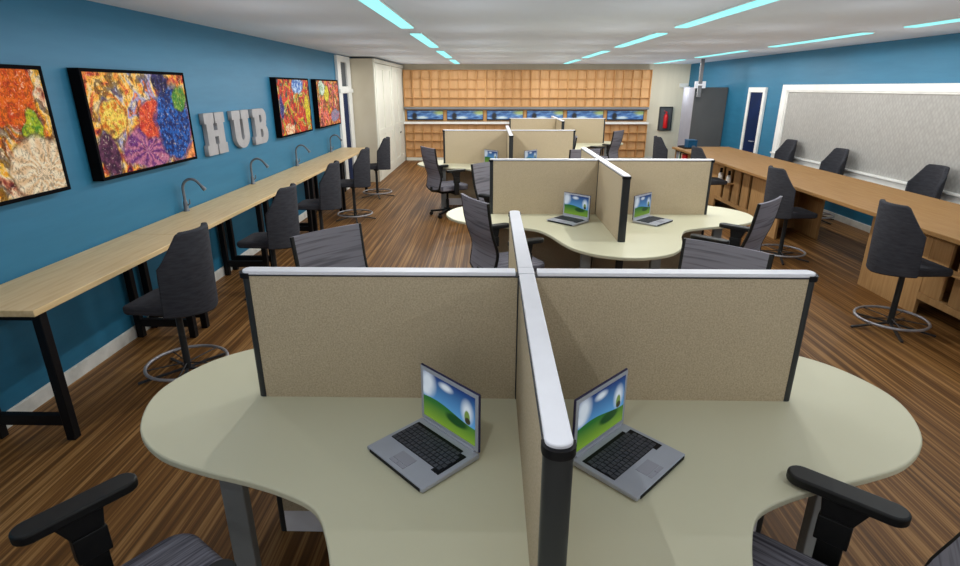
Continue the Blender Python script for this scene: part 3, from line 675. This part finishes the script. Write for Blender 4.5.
# ------------------------------------------------------------------ office chairs (local: facing +y)
def make_chair():
    t = empty('office_chair', (0, 0, 0))
    mb = MB()
    for k in range(5):
        a = R(90 + 72 * k); c, s_ = math.cos(a), math.sin(a)
        mb.bar((c * .03, s_ * .03, .10), (c * .30, s_ * .30, .075), .045, .03)
    mb.lathe([(.045, .08), (.045, .13), (.03, .14)], 14)
    bs = mb.build('base', M['black_plastic'], t, bevel=.004)
    for k in range(5):
        a = R(90 + 72 * k); c, s_ = math.cos(a), math.sin(a); cm = MB()
        for off in (-.017, .017):
            P = Vector((c * .29 - s_ * off, s_ * .29 + c * off, .03)); n = Vector((-s_, c, 0))
            cm.tube([P - n * .009, P + n * .009], .03, 14)
        cm.tube([(c * .29, s_ * .29, .03), (c * .29, s_ * .29, .08)], .008, 8)
        cm.build('caster', M['black_plastic'], bs)
    MB().lathe([(.026, .13), (.026, .28), (.018, .285), (.018, .43)], 14).build('gas_lift', M['black_plastic'], t)
    MB().box(-.11, .11, -.16, .10, .40, .459).box(-.32, .32, -.02, .05, .405, .428).build('mechanism', M['black_plastic'], t, bevel=.005)
    # seat cushion: rounded, front edge waterfall
    pts = []
    for (cx, cy, a0, r_) in ((.175, .205, 0, .09), (-.175, .205, 90, .09), (-.215, -.19, 180, .05), (.215, -.19, 270, .05)):
        pts += [(cx + r_ * math.cos(R(a0 + k * 15)), cy + r_ * math.sin(R(a0 + k * 15))) for k in range(7)]
    sm = MB().prism(pts, .460, .55)
    sm.build('seat', M['seat'], t, bevel=.022, seg=3)
    # backrest: curved sheet with lumbar bend
    def prof(v):
        z = .50 + .67 * v
        y = -.295 + .045 * math.exp(-((v - .28) / .24) ** 2) - .09 * max(0, v - .3) ** 1.1
        return y, z
    def F(u, v):
        a = (u - .5) * 2; y, z = prof(v); hw = .250 + .012 * v - (.02 * (1 - v) ** 4)
        sag = .022 * a * a * (1 if v > .85 else 1)
        z += - .04 * (1 - a * a) * (1 - v) ** 3
        return (a * hw, y - .012 + .022 * a * a, z), Vector((-.15 * a, 1, 0.1)).normalized()
    bk_ = MB().grid_shell(F, 12, 16, .022).build('backrest', M['chair'], t)
    fr = MB()
    for a in (0, 1):
        pth = [F(a, k / 14)[0] for k in range(15)]
        sg = -1 if a == 0 else 1
        fr.tube([(p[0] + sg * .004, p[1], p[2]) for p in pth], .0145, 8)
    fr.tube([F(k / 10, 0)[0] for k in range(11)], .017, 8)
    fr.build('back_frame', M['black_plastic'], t)
    MB().bar((0, -.12, .415), (0, -.305, .45), .07, .025).bar((0, -.298, .445), (0, -.298, .52), .07, .02).build('back_support', M['black_plastic'], t, bevel=.004)
    for sx in (-1, 1):
        x = sx * .315
        a = MB().box(x - .018, x + .018, -.025, .055, .402, .60).box(x - .022, x + .022, -.036, .068, .60, .70)
        a.add([(x - .019, -.036, .70), (x + .019, -.036, .70), (x + .019, .062, .70), (x - .019, .062, .70), (x - .025, -.075, .785), (x + .025, -.075, .785), (x + .025, .072, .785), (x - .025, .072, .785)], [(0, 3, 2, 1), (4, 5, 6, 7), (0, 1, 5, 4), (1, 2, 6, 5), (2, 3, 7, 6), (3, 0, 4, 7)])
        ao = a.build('armrest', M['black_plastic'], t, bevel=.004)
        pp = [(x + .045 * math.cos(R(k)), .145 + .045 * math.sin(R(k))) for k in range(0, 181, 20)] + [(x + .045 * math.cos(R(k)), -.125 + .045 * math.sin(R(k))) for k in range(180, 361, 20)]
        MB().prism(pp, .785, .822).build('arm_pad', M['black_plastic'], ao, bevel=.008, seg=3)
    return t
ch0 = make_chair(); fc = [True]
def facing(x, y): return math.atan2(y, x) - PI / 2
CH_ = [(-1.094, 1.238, (.58, .81), 'grey office chair at the bottom left corner, armrest and seat edge showing'),
       (1.006, 1.29, (-.75, .66), 'grey office chair at the bottom right corner, armrest over the desk edge'),
       (-.87, 3.46, (.74, -.67), 'grey office chair back rising behind the left half of the near partition'),
       (1.24, 3.08, (-.68, -.73), 'grey office chair back rising behind the right half of the near partition'),
       (.17, 5.02, (.89, .46), 'grey office chair tucked into the left side of the second cubicle, back toward camera'),
       (2.22, 5.08, (-.71, .70), 'grey office chair at the right side of the second cubicle, both armrests showing'),
       (.20, 7.12, (.74, -.67), 'grey office chair partly hidden by the left panel end of the second cubicle'),
       (-.73, 9.43, (.85, .52), 'grey office chair at the left of the third cubicle, wheels on the open floor'),
       (1.42, 9.35, (-.3, .95), 'low-showing grey chair back just behind the second cubicle panel, left of its white cap'),
       (1.38, 11.5, (-1, .08), 'narrow edge-on grey chair at the right end of the third cubicle'),
       (2.66, 13.25, (-.8, .6), 'farthest grey office chair, in front of the right lower cubby shelf')]
for (x, y, d_, l) in CH_:
    o = ch0 if fc[0] else copy_tree(ch0); fc[0] = False
    o.location = (x, y, 0); o.rotation_euler.z = facing(*d_); tag(o, l, 'office chair', 'grey office chairs')

# ------------------------------------------------------------------ light
def point(x, y, z, e, col=(1, .98, .95), r=.0):  # added fill light with no fixture, lifts and evens the room brightness
    l = D.lights.new('fill_light', 'POINT'); l.energy = e; l.color = col; l.shadow_soft_size = r
    o = D.objects.new('fill_light', l); COL.objects.link(o); o.location = (x, y, z)
def spot(x, y, z, e, col=(1, .985, .955)):
    l = D.lights.new('strip_lamp', 'SPOT'); l.energy = e; l.color = col; l.shadow_soft_size = .03; l.spot_size = PI; l.spot_blend = .15
    o = D.objects.new('strip_lamp', l); COL.objects.link(o); o.location = (x, y, z)
for xr, e in ((-.93, 1.12), (2.1, 1.1), (4.6, .68)):
    for (a, b, k) in ((4.25, 6.72, 1.0), (7.42, 9.86, 1.0), (10.87, 13.3, 1.05), (14.25, 15.9, .75)):
        for f in (.2, .8): spot(xr, a + (b - a) * f, 2.70, 42 * e * k)
for x in (-1.9, -.2, 1.5, 3.2, 4.8):
    for y in (1.0, 3.0, 5.0, 7.0, 9.0, 11.0, 13.0, 15.0, 16.4): point(x, y, 2.0, (8 if y < 2 else 6.8 if y < 4 else 4.6) if not (x > 4.5 and y > 16) else 10, (.93, .97, 1))

w = D.worlds.new('room_world'); bpy.context.scene.world = w; w.use_nodes = True
w.node_tree.nodes['Background'].inputs[0].default_value = (1, .99, .97, 1); w.node_tree.nodes['Background'].inputs[1].default_value = .6

# ------------------------------------------------------------------ camera
cam = D.cameras.new('camera'); co = D.objects.new('camera', cam); COL.objects.link(co)
th = math.atan(195.6 / 550); psi = math.atan(10.5 * math.cos(th) / 550)
co.location = (0, 0, 2.1); co.rotation_euler = (PI / 2 - th, 0, psi)
cam.sensor_width = 36; cam.lens = 550 / 960 * 36; cam.clip_start = .05; cam.clip_end = 100
sc = bpy.context.scene; sc.camera = co
sc.view_settings.view_transform = 'Standard'; sc.view_settings.look = 'None'; sc.view_settings.gamma = 1; sc.view_settings.use_curve_mapping = False
sc.view_settings.exposure = 0.0
sc.cycles.max_bounces = 8; sc.cycles.diffuse_bounces = 5
sc.cycles.use_denoising = True
